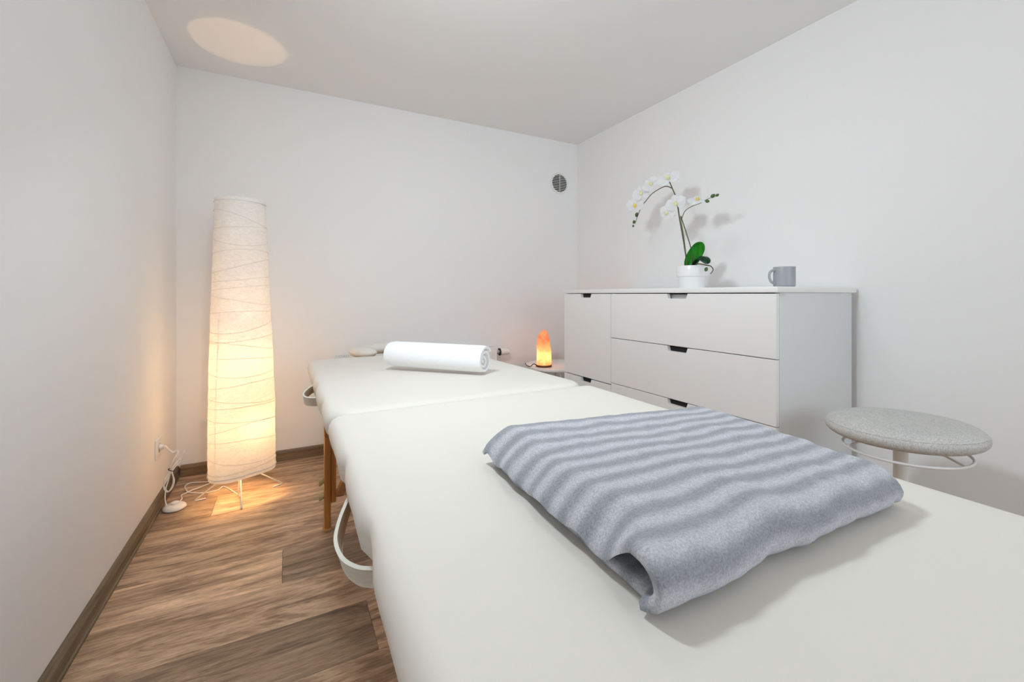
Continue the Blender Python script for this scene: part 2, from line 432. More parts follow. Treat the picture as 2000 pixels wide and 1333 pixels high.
# horseshoe face cradle beyond the head end
HC = (.478, 2.435)
bm = B(); R = []; n = 44
for i in range(n+1):
    a = math.radians(-90+26+(360-52)*i/n); ex, ey = .128, .105
    e = min(i, n-i)/n; rr = .056*min(1, math.sqrt(max(.02, e*14))) ; rz = .030*min(1, math.sqrt(max(.02, e*14)))
    c = Vector((HC[0]+ex*math.cos(a), HC[1]+ey*math.sin(a), .690)); o_ = Vector((math.cos(a), math.sin(a), 0))
    R.append([bm.verts.new(c+o_*rr*math.cos(2*PI*k/14)+Vector((0, 0, rz*math.sin(2*PI*k/14)))) for k in range(14)])
for a, b in zip(R, R[1:]): bridge(bm, a, b)
bm.faces.new(R[0]); bm.faces.new(R[-1])
finish(bm, 'face_cradle', M_vinyl, TB, smooth=60)
for x in (.40, .556): tube('cradle_support', [(x, 2.19, .60), (x, 2.36, .615), (x, 2.40, .66), (x, 2.42, .684)], .008, M_metal, TB)

# ------------------------------------------------------------------ blanket
def blanket():
    BLc, BRc, FRc, FLc = Vector((.294, .672, 0)), Vector((.795, .615, 0)), Vector((.738, .278, 0)), Vector((.285, .277, 0))
    D = .37; th = .0125
    z1, z2, z3, z4 = .719, .733, .747, .7625
    path = []   # (v metres from front, z, layer)
    def line(v0, v1, z, lay, n):
        for k in range(n): path.append((v0+(v1-v0)*k/(n-1), z, lay))
    def arc(vc, za, zb, sgn, lay, n):
        zc, r = (za+zb)/2, abs(zb-za)/2; up = 1 if zb > za else -1
        for k in range(1, n): 
            a = PI*k/n; path.append((vc+sgn*r*math.sin(a)*1.15, zc-up*r*math.cos(a), lay))
    line(D-.012, .018, z1, 1, 34); arc(.018, z1, z4, -1, 4, 12); line(.018, D-.010, z4, 4, 60)
    arc(D-.010, z4, z3, 1, 4, 6); line(D-.012, .040, z3, 3, 24); arc(.040, z3, z2, -1, 3, 5); line(.040, D-.03, z2, 2, 20)
    n = len(path); S = [0]
    for i in range(1, n): S.append(S[-1]+math.hypot(path[i][0]-path[i-1][0], path[i][1]-path[i-1][1]))
    nrm = []
    for i in range(n):
        a, b = path[max(i-1, 0)], path[min(i+1, n-1)]; dv, dz = b[0]-a[0], b[1]-a[1]; L = math.hypot(dv, dz) or 1
        nrm.append((-dz/L, dv/L))
    bm = B(); uvl = bm.loops.layers.uv.new('UVMap'); NS = 90; secs = []; uvs = {}
    def place(s, v, z, lay, v_orig):
        vv = v/D
        li = {1: .026, 2: .085, 3: .07, 4: .0}[lay]; ri = {1: .0, 2: .03, 3: .02, 4: .0}[lay]
        edge_w = .008*noise.noise(Vector((vv*6, lay*3.1, 2)))
        ss = li+(1-li-ri)*s
        p = (BLc.lerp(BRc, ss)).lerp(FLc.lerp(FRc, ss), 1-vv)
        if s < .3: p.x += edge_w*(1-s/.3)
        q = Vector((p.x, p.y, 0))
        und = .0038*noise.noise(Vector((ss*5, vv*3.2, .5)))+.0020*noise.noise(Vector((ss*11, vv*8, 4)))+.0012*noise.noise(Vector((ss*26+vv*9, vv*14-ss*7, 8)))
        lift = (z-.712)/.05
        z2_ = z+und*lift
        z2_ += .004*lift*math.exp(-((vv-.95)/.12)**2)*math.exp(-(ss/.25)**2)     # raised far-left corner
        z2_ -= .004*lift*max(0, ss-.5)
        if lay == 4:                       # top layer droops over the left side, and a little on the right
            w = max(0, 1-ss/.10); f = min(1, max(0, (vv-.07)/.10))
            z2_ -= (.033+.008*noise.noise(Vector((vv*11, 0, 7))))*w**1.6*f*min(1, max(0, lift))
            w = max(0, 1-(1-ss)/.06); z2_ -= .022*w**1.7*min(1, max(0, lift))
            if ss < .14:                   # small puckers running in from the left edge
                z2_ += .0022*math.sin(vv*27+3*noise.noise(Vector((vv*4, ss*9, 1))))*(1-ss/.14)*f
        # the front roll sags where it turns under at the near-left corner
        fr = max(0, 1-vv*5)
        z2_ += .0035*fr*lift*noise.noise(Vector((ss*17, 1.5, z*30)))
        q.y += .0035*fr*noise.noise(Vector((ss*15, 8, z*40)))
        z2_ -= .0022*lift*math.exp(-((vv-.62+.12*ss)/.018)**2)*max(0, min(1, (ss-.2)*4))*max(0, 1-ss*1.4) if lay == 4 else 0
        q.z = max(z2_, .7125)
        q.y += .006*noise.noise(Vector((ss*4, 3, 3)))*max(0, 1-vv*3)
        return q
    for j in range(NS+1):
        s = j/NS
        ring = []
        for side in (1, -1):
            rng = range(n) if side == 1 else range(n-1, -1, -1)
            for i in rng:
                v, z, lay = path[i]; nv, nz = nrm[i]; e = th/2
                if j in (0, NS): e *= .55
                vert = bm.verts.new(place(s, v+side*nv*e, z+side*nz*e, lay, v)); uvs[vert] = (s*.5, S[i]); ring.append(vert)
        secs.append(ring)
    for a, b in zip(secs, secs[1:]): bridge(bm, a, b)
    for r in (secs[0], secs[-1]):
        for i in range(n-1): bm.faces.new((r[i], r[i+1], r[2*n-2-i], r[2*n-1-i]))
    bm.verts.index_update()
    for f in bm.faces:
        for l in f.loops: l[uvl].uv = uvs[l.vert]
    o = finish(bm, 'folded_blanket', M_fleece, None, (.5, .45, .711), 75)
    tag(o, 'folded grey-blue striped fleece blanket lying on the near half of the massage table', 'blanket')
blanket()

# ------------------------------------------------------------------ towel
def towel():
    A, C = Vector((.374, 1.755, 0)), Vector((.645, 1.442, 0)); ax = (C-A); L = ax.length; ax.normalize(); sd = Vector((-ax.y, ax.x, 0))*-1
    zt = .7035; RX, RZ = .060, .0555; th = .0135; turns = 2.75
    n = int(turns*40); pts = []
    for i in range(n+1):
        a = -2.2+2*PI*turns*i/n   # from inside to outside
        k = (i/n); r = .012+(1-.012)*k
        ex = RX*(.17+.83*k)-th/2; ez = RZ*(.17+.83*k)-th/2
        w = 1+.05*noise.noise(Vector((math.cos(a)*1.2, math.sin(a)*1.2, k*3)))*(1-k)
        x, z = ex*math.cos(a)*w, ez*math.sin(a)*w
        if k < .5: x += .004; z += .002*math.sin(a*2)
        pts.append((x, max(z, -RZ+th/2+ .0005)))
    bm = B(); R = []; NL = 30
    for j in range(NL+1):
        u = j/NL; ring = []
        for side in (1, -1):
            for i in (range(n+1) if side == 1 else range(n, -1, -1)):
                a = pts[max(0, i-1)]; b = pts[min(n, i+1)]; dx, dz = b[0]-a[0], b[1]-a[1]; l = math.hypot(dx, dz) or 1
                e = th/2*.94*(1 if 0 < j < NL else .6)
                x = pts[i][0]+side*(-dz/l)*e; z = pts[i][1]+side*(dx/l)*e
                k = i/n; off = (.010*(1-k) if u > .5 else -.010*(1-k))*abs(2*u-1)
                off += .003*noise.noise(Vector((k*9, u*2, 5)))*abs(2*u-1)**3
                if j in (0, NL): off += -.003 if u > .5 else .003
                sw = 1+.018*noise.noise(Vector((u*3, math.atan2(z, x), 1)))
                p = A+ax*(u*L-off)+sd*(x*sw); ring.append(bm.verts.new((p.x, p.y, zt+RZ-.001+z*sw if z > -RZ*.8 else zt+RZ-.001+z)))
        R.append(ring)
    m = n+1
    for a, b in zip(R, R[1:]): bridge(bm, a, b)
    for r in (R[0], R[-1]):
        for i in range(m-1): bm.faces.new((r[i], r[i+1], r[2*m-2-i], r[2*m-1-i]))
    o = finish(bm, 'rolled_towel', M_terry, None, (.5, 1.62, .70), 70)
    tag(o, 'rolled white terry towel lying across the far end of the massage table', 'towel')
towel()

# ------------------------------------------------------------------ dresser
XF = 1.58; Y0, YS, Y1 = .940, 1.844, 2.293
DR = thing('dresser', (1.85, 1.6, 0), 'white chest of drawers with cut-out grips against the right wall', 'dresser')
boxo('top_panel', (XF-.004, Y0-.006, 1.006), (2.132, Y1+.006, 1.028), M_white, DR, .0018)
boxo('side_panel', (XF+.021, Y0, .02), (2.107, Y0+.018, 1.0055), M_carc, DR, .001)
boxo('side_panel', (XF+.021, Y1-.018, .02), (2.107, Y1, 1.0055), M_carc, DR, .001)
boxo('divider', (XF+.021, YS-.009, .06), (2.09, YS+.009, 1.0055), M_carc, DR, .001)
boxo('back_panel', (2.091, Y0+.0185, .06), (2.10, Y1-.0185, 1.0055), M_carc, DR, .001)
boxo('bottom_panel', (XF+.03, Y0+.0185, .04), (2.09, Y1-.0185, .058), M_carc, DR, .001)
boxo('plinth', (XF+.05, Y0+.0185, 0), (XF+.066, Y1-.0185, .039), M_carc, DR, .001)
def front(name, ya, yb, za, zb, notch, lab=None):
    g = .0016; ya += g; yb -= g; za += g; zb -= g; c = (ya+yb)/2; w = notch/2; d = .0235; s = .005
    P = [(ya, za), (yb, za), (yb, zb), (c+w, zb), (c+w-s, zb-d+.003), (c+w-s-.003, zb-d), (c-w+s+.003, zb-d), (c-w+s, zb-d+.003), (c-w, zb), (ya, zb)]
    bm = B(); x0, x1 = XF, XF+.0195
    a = [bm.verts.new((x0, y, z)) for y, z in P]; b = [bm.verts.new((x1, y, z)) for y, z in P]
    bridge(bm, a, b); bm.faces.new(a); bm.faces.new(b)
    es = [e for e in bm.edges if all(abs(v.co.x-x0) < 1e-6 for v in e.verts)]
    bmesh.ops.bevel(bm, geom=es, offset=.0015, segments=2, affect='EDGES')
    return finish(bm, name, M_white, DR, smooth=30), c
Zs = [1.0035, .760, .5125, .265, .022]
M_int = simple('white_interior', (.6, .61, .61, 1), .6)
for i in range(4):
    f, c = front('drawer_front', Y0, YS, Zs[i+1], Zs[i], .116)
    mi = M_int if i == 0 else M_shade_dark
    # box of the drawer behind the front
    bm = B(); x0 = XF+.0225; zt = Zs[i]-(.006 if i else .012)
    yA, yB = Y0+.03, YS-.02
    add_box(bm, (x0, yA, Zs[i+1]+.02), (2.05, yA+.012, zt-.05)); add_box(bm, (x0, yB-.012, Zs[i+1]+.02), (2.05, yB, zt-.05))
    add_box(bm, (2.038, yA+.0125, Zs[i+1]+.02), (2.05, yB-.0125, zt-.05)); add_box(bm, (x0, yA+.0125, Zs[i+1]+.02), (2.0375, yB-.0125, Zs[i+1]+.03))
    finish(bm, 'drawer_box', M_int, f, smooth=0)
    boxo('grip_backing', (XF+.020+.012*(i == 0), c-.075, Zs[i]-.040), (XF+.024+.012*(i == 0), c+.075, Zs[i]-.0045), mi, f, .0)  # plate behind the cut-out; the black ones are painted-in shade
fd, c = front('door', YS, Y1, .502, 1.0035, .103); boxo('grip_backing', (XF+.020, c-.07, .9635), (XF+.024, c+.07, .9985), M_shade_dark, fd, 0)  # black plate stands in for the shade behind the grip
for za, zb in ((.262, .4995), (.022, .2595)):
    f, c = front('drawer_front', YS, Y1, za, zb, .103); boxo('grip_backing', (XF+.020, c-.07, zb-.04), (XF+.024, c+.07, zb-.0045), M_shade_dark, f, 0)  # black plate again painted in as grip shade

# ------------------------------------------------------------------ orchid
PC = (1.85, 1.533)
zt = 1.028
OR = thing('potted_orchid', (PC[0], PC[1], zt), 'white orchid with two arching stems in a white pot on top of the dresser', 'plant')
M_pot = simple('white_ceramic', (.84, .84, .84, 1), .25)
lathe('pot', [(0, zt), (.058, zt), (.063, zt+.004), (.066, zt+.055), (.0665, zt+.060), (.073, zt+.063), (.075, zt+.072), (.076, zt+.112), (.074, zt+.117), (.070, zt+.117), (.067, zt+.112), (.063, zt+.090), (0, zt+.088)], PC, M_pot, OR, 56)
lathe('moss', [(.064, zt+.0885), (.05, zt+.097), (.03, zt+.102), (0, zt+.104)], PC, simple('bark_mulch', (.10, .07, .045, 1), .95, bump=(90, 1, .01), vary=.4), OR, 32)
M_stem = simple('orchid_stem', lin(86, 84, 60), .5, vary=.15)
M_stem2 = simple('orchid_green_stem', lin(92, 110, 58), .5, vary=.15)
M_bud = simple('orchid_bud', lin(72, 100, 50), .45, vary=.2)
def petal_mat():
    t = NT('orchid_petal'); c = t.coord('Object'); n = t.noise(c, 60, 3)
    t.t.nodes.remove(t.b); d = t.n('ShaderNodeBsdfDiffuse'); r = t.n('ShaderNodeBsdfTranslucent'); m = t.n('ShaderNodeMixShader'); m.inputs[0].default_value = .15
    col = t.ramp(n, [(.3, (.93, .93, .945, 1)), (.7, (.97, .97, .97, 1))]); t.l(col, d.inputs[0]); t.l(col, r.inputs[0])
    t.l(d.outputs[0], m.inputs[1]); t.l(r.outputs[0], m.inputs[2]); t.l(m.outputs[0], t.out.inputs[0]); return t.m
M_petal = petal_mat()
M_lip = simple('orchid_lip', lin(235, 205, 95), .5, vary=.15)
M_lip2 = simple('orchid_pale_lip', lin(226, 224, 172), .5, vary=.1)
tube('flower_stem', catmull([(1.85, 1.556, zt+.09), (1.85, 1.563, 1.158), (1.85, 1.586, 1.283), (1.85, 1.61, 1.394), (1.85, 1.632, 1.507), (1.85, 1.661, 1.574), (1.85, 1.679, 1.612)]), .0044, M_stem, OR, r2=.0028)
tube('flower_stem', catmull([(1.855, 1.538, zt+.09), (1.86, 1.54, 1.156), (1.86, 1.546, 1.231), (1.86, 1.572, 1.309), (1.86, 1.602, 1.388), (1.857, 1.61, 1.417)]), .0032, M_stem, OR, r2=.0024)
tube('flower_stem', catmull([(1.85, 1.661, 1.574), (1.85, 1.707, 1.595), (1.85, 1.763, 1.588), (1.85, 1.812, 1.572), (1.85, 1.852, 1.544), (1.848, 1.88, 1.52), (1.848, 1.905, 1.488), (1.85, 1.926, 1.454), (1.85, 1.943, 1.42)]), .0028, M_stem, OR, r2=.0014)
tube('flower_stem', catmull([(1.857, 1.604, 1.40), (1.852, 1.58, 1.435), (1.85, 1.538, 1.452), (1.85, 1.482, 1.46), (1.85, 1.437, 1.473), (1.85, 1.386, 1.477)]), .0022, M_stem2, OR, r2=.0012)
tube('plant_stake', [(1.846, 1.553, zt+.09), (1.846, 1.580, 1.30), (1.846, 1.602, 1.41)], .0018, M_stem2, OR)
def flower(c, face, roll, size, lip=M_lip, tw=None):
    q = Vector(face).normalized().to_track_quat('Z', 'Y'); c = Vector(c)
    fl = None
    def petal(ang, L, Wd, cup, name):
        bm = B(); nu, nv = 9, 7; G = []
        for i in range(nu):
            u = i/(nu-1); row = []
            half = Wd*math.sin(PI*min(1, u*.94+.06))**.6*(.55+.45*math.sin(PI*u*.75))
            if i == 0: half = Wd*.15
            for j in range(nv):
                w = -1+2*j/(nv-1); x = .12*L+L*u - .10*L*w*w*u; y = half*w
                z = cup*(u*u)*size*.35 - .12*Wd*w*w + .0009*math.sin(9*w+5*u)
                ca, sa = math.cos(ang+roll), math.sin(ang+roll)
                row.append(Vector((x*ca-y*sa, x*sa+y*ca, z)))
            G.append(row)
        V = [[bm.verts.new(c+q @ p) for p in r] for r in G]
        for i in range(nu-1):
            for j in range(nv-1): bm.faces.new((V[i][j], V[i][j+1], V[i+1][j+1], V[i+1][j]))
        bmesh.ops.solidify(bm, geom=bm.faces[:], thickness=.0007)
        return bm
    allb = B()
    import_list = [(PI/2, .95, .40, -.3), (PI/2+2.25, .9, .38, -.3), (PI/2-2.25, .9, .38, -.3), (.12, 1.0, .62, .25), (PI-.12, 1.0, .62, .25)]
    first = None
    for k, (a, L, Wd, cup) in enumerate(import_list):
        bm = petal(a, L*size, Wd*size, cup, 'petal')
        if first is None:
            # the blossom itself: the column and the top sepal
            first = finish(bm, 'blossom', M_petal, OR, smooth=60)
        else: finish(bm, 'petal', M_petal, first, smooth=60)
    bm = B(); r = bmesh.ops.create_uvsphere(bm, u_segments=12, v_segments=8, radius=1)
    for v in bm.verts:
        p = Vector((v.co.x*size*.17, v.co.y*size*.26-size*.12, v.co.z*size*.16+size*.14)); v.co = c+q @ Vector((p.x*math.cos(roll)-p.y*math.sin(roll), p.x*math.sin(roll)+p.y*math.cos(roll), p.z))
    finish(bm, 'lip', lip, first, smooth=60)
cdir = Vector((-1.83, -1.62, -.45))
S_ = .060
flower((1.825, 1.668, 1.630), (-.75, -.35, .55), .35, .062, M_lip2)
flower((1.83, 1.800, 1.628), (-.85, -.30, .30), .9, .050, M_lip2)
flower((1.82, 1.862, 1.588), (-.85, -.45, .25), .3, .052, M_lip2)
flower((1.815, 1.905, 1.527), (-.8, -.45, -.05), .1, .052, M_lip)
flower((1.822, 1.612, 1.482), (-.85, -.45, .15), .3, .052, M_lip2)
flower((1.815, 1.662, 1.440), (-.8, -.25, .0), -.5, .046, M_lip2)
flower((1.84, 1.492, 1.480), (-.55, -.35, .75), .2, .048, M_lip)
def blob(name, c, r, d, mat, parent):
    bm = B(); bmesh.ops.create_uvsphere(bm, u_segments=12, v_segments=8, radius=1)
    q = Vector(d).normalized().to_track_quat('Z', 'Y')
    for v in bm.verts:
        k = 1-.25*max(0, v.co.z); v.co = Vector(c)+q @ Vector((v.co.x*r*k, v.co.y*r*k, v.co.z*r*1.35))
    return finish(bm, name, mat, parent, smooth=60)
for (c, r, d) in [((1.85, 1.928, 1.474), .0105, (0, .3, -1)), ((1.85, 1.951, 1.434), .0085, (0, .5, -1)), ((1.85, 1.957, 1.411), .0062, (0, .4, -1)),
                  ((1.85, 1.441, 1.462), .0085, (0, -1, -.3)), ((1.85, 1.410, 1.482), .0095, (0, -1, .5)), ((1.85, 1.386, 1.481), .0070, (0, -1, .3)), ((1.82, 1.425, 1.122), .0085, (0, -.4, 1))]:
    blob('bud', c, r, d, M_bud, OR)
def leaf(name, spine, width, mat, fold=.25, twist=(0, 0, 1)):
    P = catmull(spine, 6); n = len(P); bm = B(); V = []
    for i, p in enumerate(P):
        u = i/(n-1); t = (P[min(i+1, n-1)]-P[max(i-1, 0)]).normalized(); s = t.cross(Vector(twist)).normalized(); nn = s.cross(t)
        h = width*(.30+.70*math.sin(PI*min(1, .08+u*.80))**.8)*(1 if u < .8 else math.sqrt(max(0.02, 1-((u-.8)/.2)**2)))
        row = []
        for j in range(9):
            w = -1+j/4; row.append(bm.verts.new(p+s*h*w+nn*(fold*h*abs(w)**1.3)))
        V.append(row)
    for a, b in zip(V, V[1:]): bridge(bm, a, b, False)
    bmesh.ops.solidify(bm, geom=bm.faces[:], thickness=.0022)
    return finish(bm, name, mat, OR, smooth=60)
def leafmat(name, a, b):
    t = NT(name); n = t.noise(t.coord('Object', (30, 30, 6)), 2, 3)
    t.l(t.ramp(n, [(.35, a), (.65, b)]), t.b.inputs['Base Color']); t.b.inputs['Roughness'].default_value = .35
    return t.m
M_leaf = leafmat('orchid_leaf', lin(24, 132, 22), lin(56, 172, 42)); M_leafd = leafmat('orchid_dark_leaf', lin(14, 62, 34), lin(26, 84, 48))
leaf('leaf', [(1.855, 1.552, 1.128), (1.862, 1.552, 1.160), (1.868, 1.534, 1.198), (1.868, 1.508, 1.232), (1.862, 1.478, 1.262)], .036, M_leaf, .22, (-.8, -.6, .1))
leaf('leaf', [(1.85, 1.545, 1.130), (1.842, 1.520, 1.160), (1.83, 1.485, 1.182), (1.815, 1.448, 1.188), (1.80, 1.412, 1.172), (1.795, 1.396, 1.146)], .026, M_leafd, -.35, (-.35, -.1, 1))
tube('aerial_root', catmull([(1.845, 1.53, 1.13), (1.82, 1.476, 1.151), (1.82, 1.428, 1.143), (1.82, 1.40, 1.136), (1.82, 1.386, 1.118), (1.82, 1.40, 1.099)]), .0034, M_stem, OR, r2=.0022)

# ------------------------------------------------------------------ mug
MC = (1.752, 1.012)
M_mug = simple('grey_glaze', lin(158, 162, 168), .35)
MG = thing('mug', (MC[0], MC[1], zt), 'small grey ceramic mug with a side handle on the dresser corner', 'mug')
lathe('cup', [(0, zt+.003), (.030, zt+.003), (.031, zt), (.034, zt), (.0375, zt+.004), (.0385, zt+.012), (.0385, zt+.078), (.038, zt+.0805), (.0365, zt+.0805), (.0355, zt+.078), (.0355, zt+.012), (.032, zt+.008), (0, zt+.0075)], MC, M_mug, MG, 56)
hd = Vector((-.92, .393, 0)).normalized()
tube('handle', catmull([Vector((MC[0], MC[1], zt+z))+hd*r for r, z in ((.036, .066), (.050, .066), (.061, .056), (.063, .040), (.057, .024), (.046, .016), (.036, .018))], 6), .0048, M_mug, MG, 10)

# ------------------------------------------------------------------ stool
SX, SY, SZ = 1.68, .62, .614
ST = thing('saddle_stool', (SX, SY, 0), 'sit-stand stool with round grey fabric seat beside the dresser', 'stool')
tl = (.018, -.020)
pr = []
Rr = .19; th = .055
pr = [(0, SZ), (.06, SZ), (.12, SZ-.001), (.15, SZ-.0025), (.168, SZ-.006), (.178, SZ-.0115), (.1845, SZ-.016), (.1842, SZ-.0175), (.1885, SZ-.022), (.190, SZ-.030), (.188, SZ-.039), (.182, SZ-.046), (.172, SZ-.052), (.155, SZ-.055), (0, SZ-.055)]
lathe('seat', pr, (SX, SY), M_seat, ST, 72, tilt=tl)
lathe('seat_plate', [(0, SZ-.0555), (.12, SZ-.0555), (.12, SZ-.063), (0, SZ-.063)], (SX, SY), M_wire, ST, 40, tilt=tl)
rz = SZ-.088
ring = [(SX-.012+.148*math.cos(a), SY-.012+.148*math.sin(a), rz+.02*.148*math.cos(a)*1-.02*.148*math.sin(a)) for a in [2*PI*k/64 for k in range(64)]]
tube('height_ring', ring, .0042, M_wire, ST, 8, True)
bm = B()
for a in (.35, 2.45, 4.55):
    add_tube(bm, [(SX-.012+.148*math.cos(a), SY-.012+.148*math.sin(a), rz), (SX+.11*math.cos(a), SY+.11*math.sin(a), rz+.012), (SX+.03*math.cos(a), SY+.03*math.sin(a), rz+.02)], .0035, 8)
finish(bm, 'ring_spoke', M_wire, ST)
boxo('mechanism', (SX-.02, SY-.028, SZ-.0855), (SX+.02, SY+.01, SZ-.0635), M_black, ST, .004)
lathe('column', [(0, .02), (.026, .02), (.026, .30), (.018, .31), (.018, .528), (0, .528)], (SX, SY), M_wire, ST, 32)
lathe('base', [(0, 0), (.17, 0), (.18, .004), (.18, .010), (.15, .016), (.03, .024), (0, .024)], (SX, SY), M_wire, ST, 56)

# ------------------------------------------------------------------ side table and salt lamp
GT = (1.75, 2.62)
SD = thing('tray_table', (GT[0], GT[1], 0), 'round white metal tray table in the corner behind the dresser', 'table')
lathe('tray', [(0, .470), (.225, .470), (.234, .472), (.236, .478), (.236, .487), (.2345, .4895), (.230, .4895), (0, .4885)], GT, M_plastic, SD, 64)
for a in (.5, 1.55, 3.64, 4.7):
    pass
for k in range(4):
    a = PI/4+k*PI/2+.3; c_, s_ = math.cos(a), math.sin(a)
    tube('leg', [(GT[0]+.19*c_, GT[1]+.19*s_, .4695), (GT[0]+.205*c_, GT[1]+.205*s_, .006)], .0065, M_wire, SD, 10)
tube('foot_ring', [(GT[0]+.205*math.cos(2*PI*k/48), GT[1]+.205*math.sin(2*PI*k/48), .007) for k in range(48)], .0065, M_wire, SD, 8, True)
LC = (1.607, 2.585)
zs = .4892
SL = thing('salt_lamp', (LC[0], LC[1], zs), 'glowing orange rock salt lamp on the round corner table', 'lamp')
lathe('wooden_base', [(0, zs), (.055, zs), (.056, zs+.002), (.056, zs+.012), (.054, zs+.014), (0, zs+.014)], LC, wood('dark_base_wood', lin(70, 34, 16), lin(110, 60, 30), 'x'), SL, 32)
def salt():
    t = NT('salt_crystal'); c = t.coord('Object'); n = t.noise(c, 14, 4, .6, .8)
    col = t.ramp(n, [(.35, lin(250, 172, 140)), (.65, lin(255, 220, 180))])
    t.t.nodes.remove(t.b); d = t.n('ShaderNodeBsdfDiffuse'); r = t.n('ShaderNodeBsdfTranslucent'); m = t.n('ShaderNodeMixShader'); m.inputs[0].default_value = .6
    t.l(col, d.inputs[0]); t.l(col, r.inputs[0]); t.l(d.outputs[0], m.inputs[1]); t.l(r.outputs[0], m.inputs[2]); t.l(m.outputs[0], t.out.inputs[0]); return t.m
bm = B(); prof = [(.050, 0), (.054, .02), (.053, .06), (.051, .10), (.049, .14), (.045, .17), (.038, .20), (.028, .226), (.014, .243)]
R = []
for i, (r, z) in enumerate(prof):
    ring = []
    for k in range(14):
        a = 2*PI*k/14; j = 1+.16*noise.noise(Vector((math.cos(a)*1.6, math.sin(a)*1.6, z*14)))
        ring.append(bm.verts.new((LC[0]+r*j*math.cos(a)+.004*math.sin(z*30), LC[1]+r*j*math.sin(a), zs+.0142+z)))
    R.append(ring)
for a, b in zip(R, R[1:]): bridge(bm, a, b)
bm.faces.new(R[-1])
finish(bm, 'salt_crystal', salt(), SL, smooth=25)
tube('power_cord', catmull([(LC[0]-.052, LC[1]+.0, zs+.008), (LC[0]-.066, LC[1]+.01, zs+.020), (LC[0]-.078, LC[1]+.02, zs+.018), (LC[0]-.088, LC[1]+.03, zs+.0045), (LC[0]-.10, LC[1]+.06, zs+.0045), (LC[0]-.06, LC[1]+.16, zs+.0045)]), .0028, M_black, SL)
def plight(name, loc, e, col, r, parent):
    d = bpy.data.lights.new(name, 'POINT'); d.energy = e; d.color = col; d.shadow_soft_size = r
    o = bpy.data.objects.new(name, d); COL.objects.link(o); o.parent = parent
    o.location = Vector(loc)-Vector(parent['_org']); return o
plight('salt_bulb_light', (LC[0], LC[1], zs+.075), .5, (1, .62, .27), .012, SL)

# ------------------------------------------------------------------ radiator
RD = thing('radiator', (.83, 2.86, .10), 'white panel radiator under the back wall behind the massage table', 'radiator')
rx0, rx1, rz0, rz1 = .271, 1.345, .12, .617
bm = B(); add_box(bm, (rx0, 2.80, rz0), (rx1, 2.812, rz1-.006), .003)
for k in range(26):
    x = rx0+.025+k*(rx1-rx0-.05)/25; add_box(bm, (x-.012, 2.7965, rz0+.03), (x+.012, 2.7995, rz1-.03), .001, 1)
finish(bm, 'front_panel', M_plastic, RD)
boxo('rear_panel', (rx0, 2.888, rz0), (rx1, 2.90, rz1-.006), M_plastic, RD, .003)
boxo('side_cover', (rx0-.002, 2.813, rz0+.02), (rx0+.002, 2.887, rz1), M_plastic, RD, .001)
boxo('side_cover', (rx1-.002, 2.813, rz0+.02), (rx1+.002, 2.887, rz1), M_plastic, RD, .001)
bm = B(); x = rx0+.006
while x < rx1-.01:
    add_box(bm, (x, 2.813, rz1-.005), (x+.007, 2.887, rz1)); x += .0135
add_box(bm, (rx0, 2.8125, rz1-.006), (rx1, 2.8175, rz1+.0005)); add_box(bm, (rx0, 2.8825, rz1-.006), (rx1, 2.8875, rz1+.0005))
g = finish(bm, 'top_grille', M_plastic, RD, smooth=0); g['kind'] = 'stuff'
boxo('convector_core', (rx0+.01, 2.825, rz0+.02), (rx1-.01, 2.875, rz1-.02), M_shade_dark, RD, 0)
boxo('wall_bracket', (.45, 2.9005, .3), (.49, 2.9325, .5), M_metal, RD, .001); boxo('wall_bracket', (1.15, 2.9005, .3), (1.19, 2.9325, .5), M_metal, RD, .001)
tube('valve', [(1.348, 2.85, .575), (1.385, 2.85, .575)], .016, M_metal, RD, 16)
bm = B(); add_tube(bm, [(1.386, 2.85, .575), (1.392, 2.85, .575)], .027, 20); finish(bm, 'collar_ring', M_black, RD)
bm = B(); add_tube(bm, [(1.3925, 2.85, .575), (1.41, 2.85, .575), (1.45, 2.85, .574), (1.462, 2.85, .574)], .027, 20, r2=.021); finish(bm, 'thermostat_head', M_plastic, RD)
tube('supply_pipe', [(1.372, 2.85, .558), (1.372, 2.85, 0)], .008, M_plastic, RD)

# ------------------------------------------------------------------ vent
VN = thing('wall_vent', (1.971, YB, 1.905), 'round white louvred air vent high on the back wall corner', 'vent')
bm = B(); N = 48; cx, cz = 1.971, 1.905
rings = []
for (r, d) in ((.088, 0), (.088, .004), (.084, .009), (.074, .010), (.0715, .008), (.0715, .0)):
    rings.append([bm.verts.new((cx+r*math.cos(2*PI*k/N), YB-d, cz+r*math.sin(2*PI*k/N))) for k in range(N)])
for a, b in zip(rings, rings[1:]): bridge(bm, a, b)
finish(bm, 'rim', M_plastic, VN)
bm = B(); bm.faces.new([bm.verts.new((cx+.0715*math.cos(2*PI*k/N), YB-.0008, cz+.0715*math.sin(2*PI*k/N))) for k in range(N)]); finish(bm, 'duct_shade', M_shade_dark, VN, smooth=0)  # flat black disc on the wall, painted-in shade behind the louvres
for i in range(10):
    z = cz-.0605+i*.01345; h = math.sqrt(max(0, .0715**2-(z-cz)**2))-.0006
    bm = B(); add_box(bm, (cx-h, YB-.0085, z-.0017), (cx+h, YB-.0015, z+.0017)); finish(bm, 'louvre', M_plastic, VN, smooth=0)
boxo('centre_bar', (cx-.002, YB-.0095, cz-.0705), (cx+.002, YB-.0086, cz+.0705), M_plastic, VN, 0)

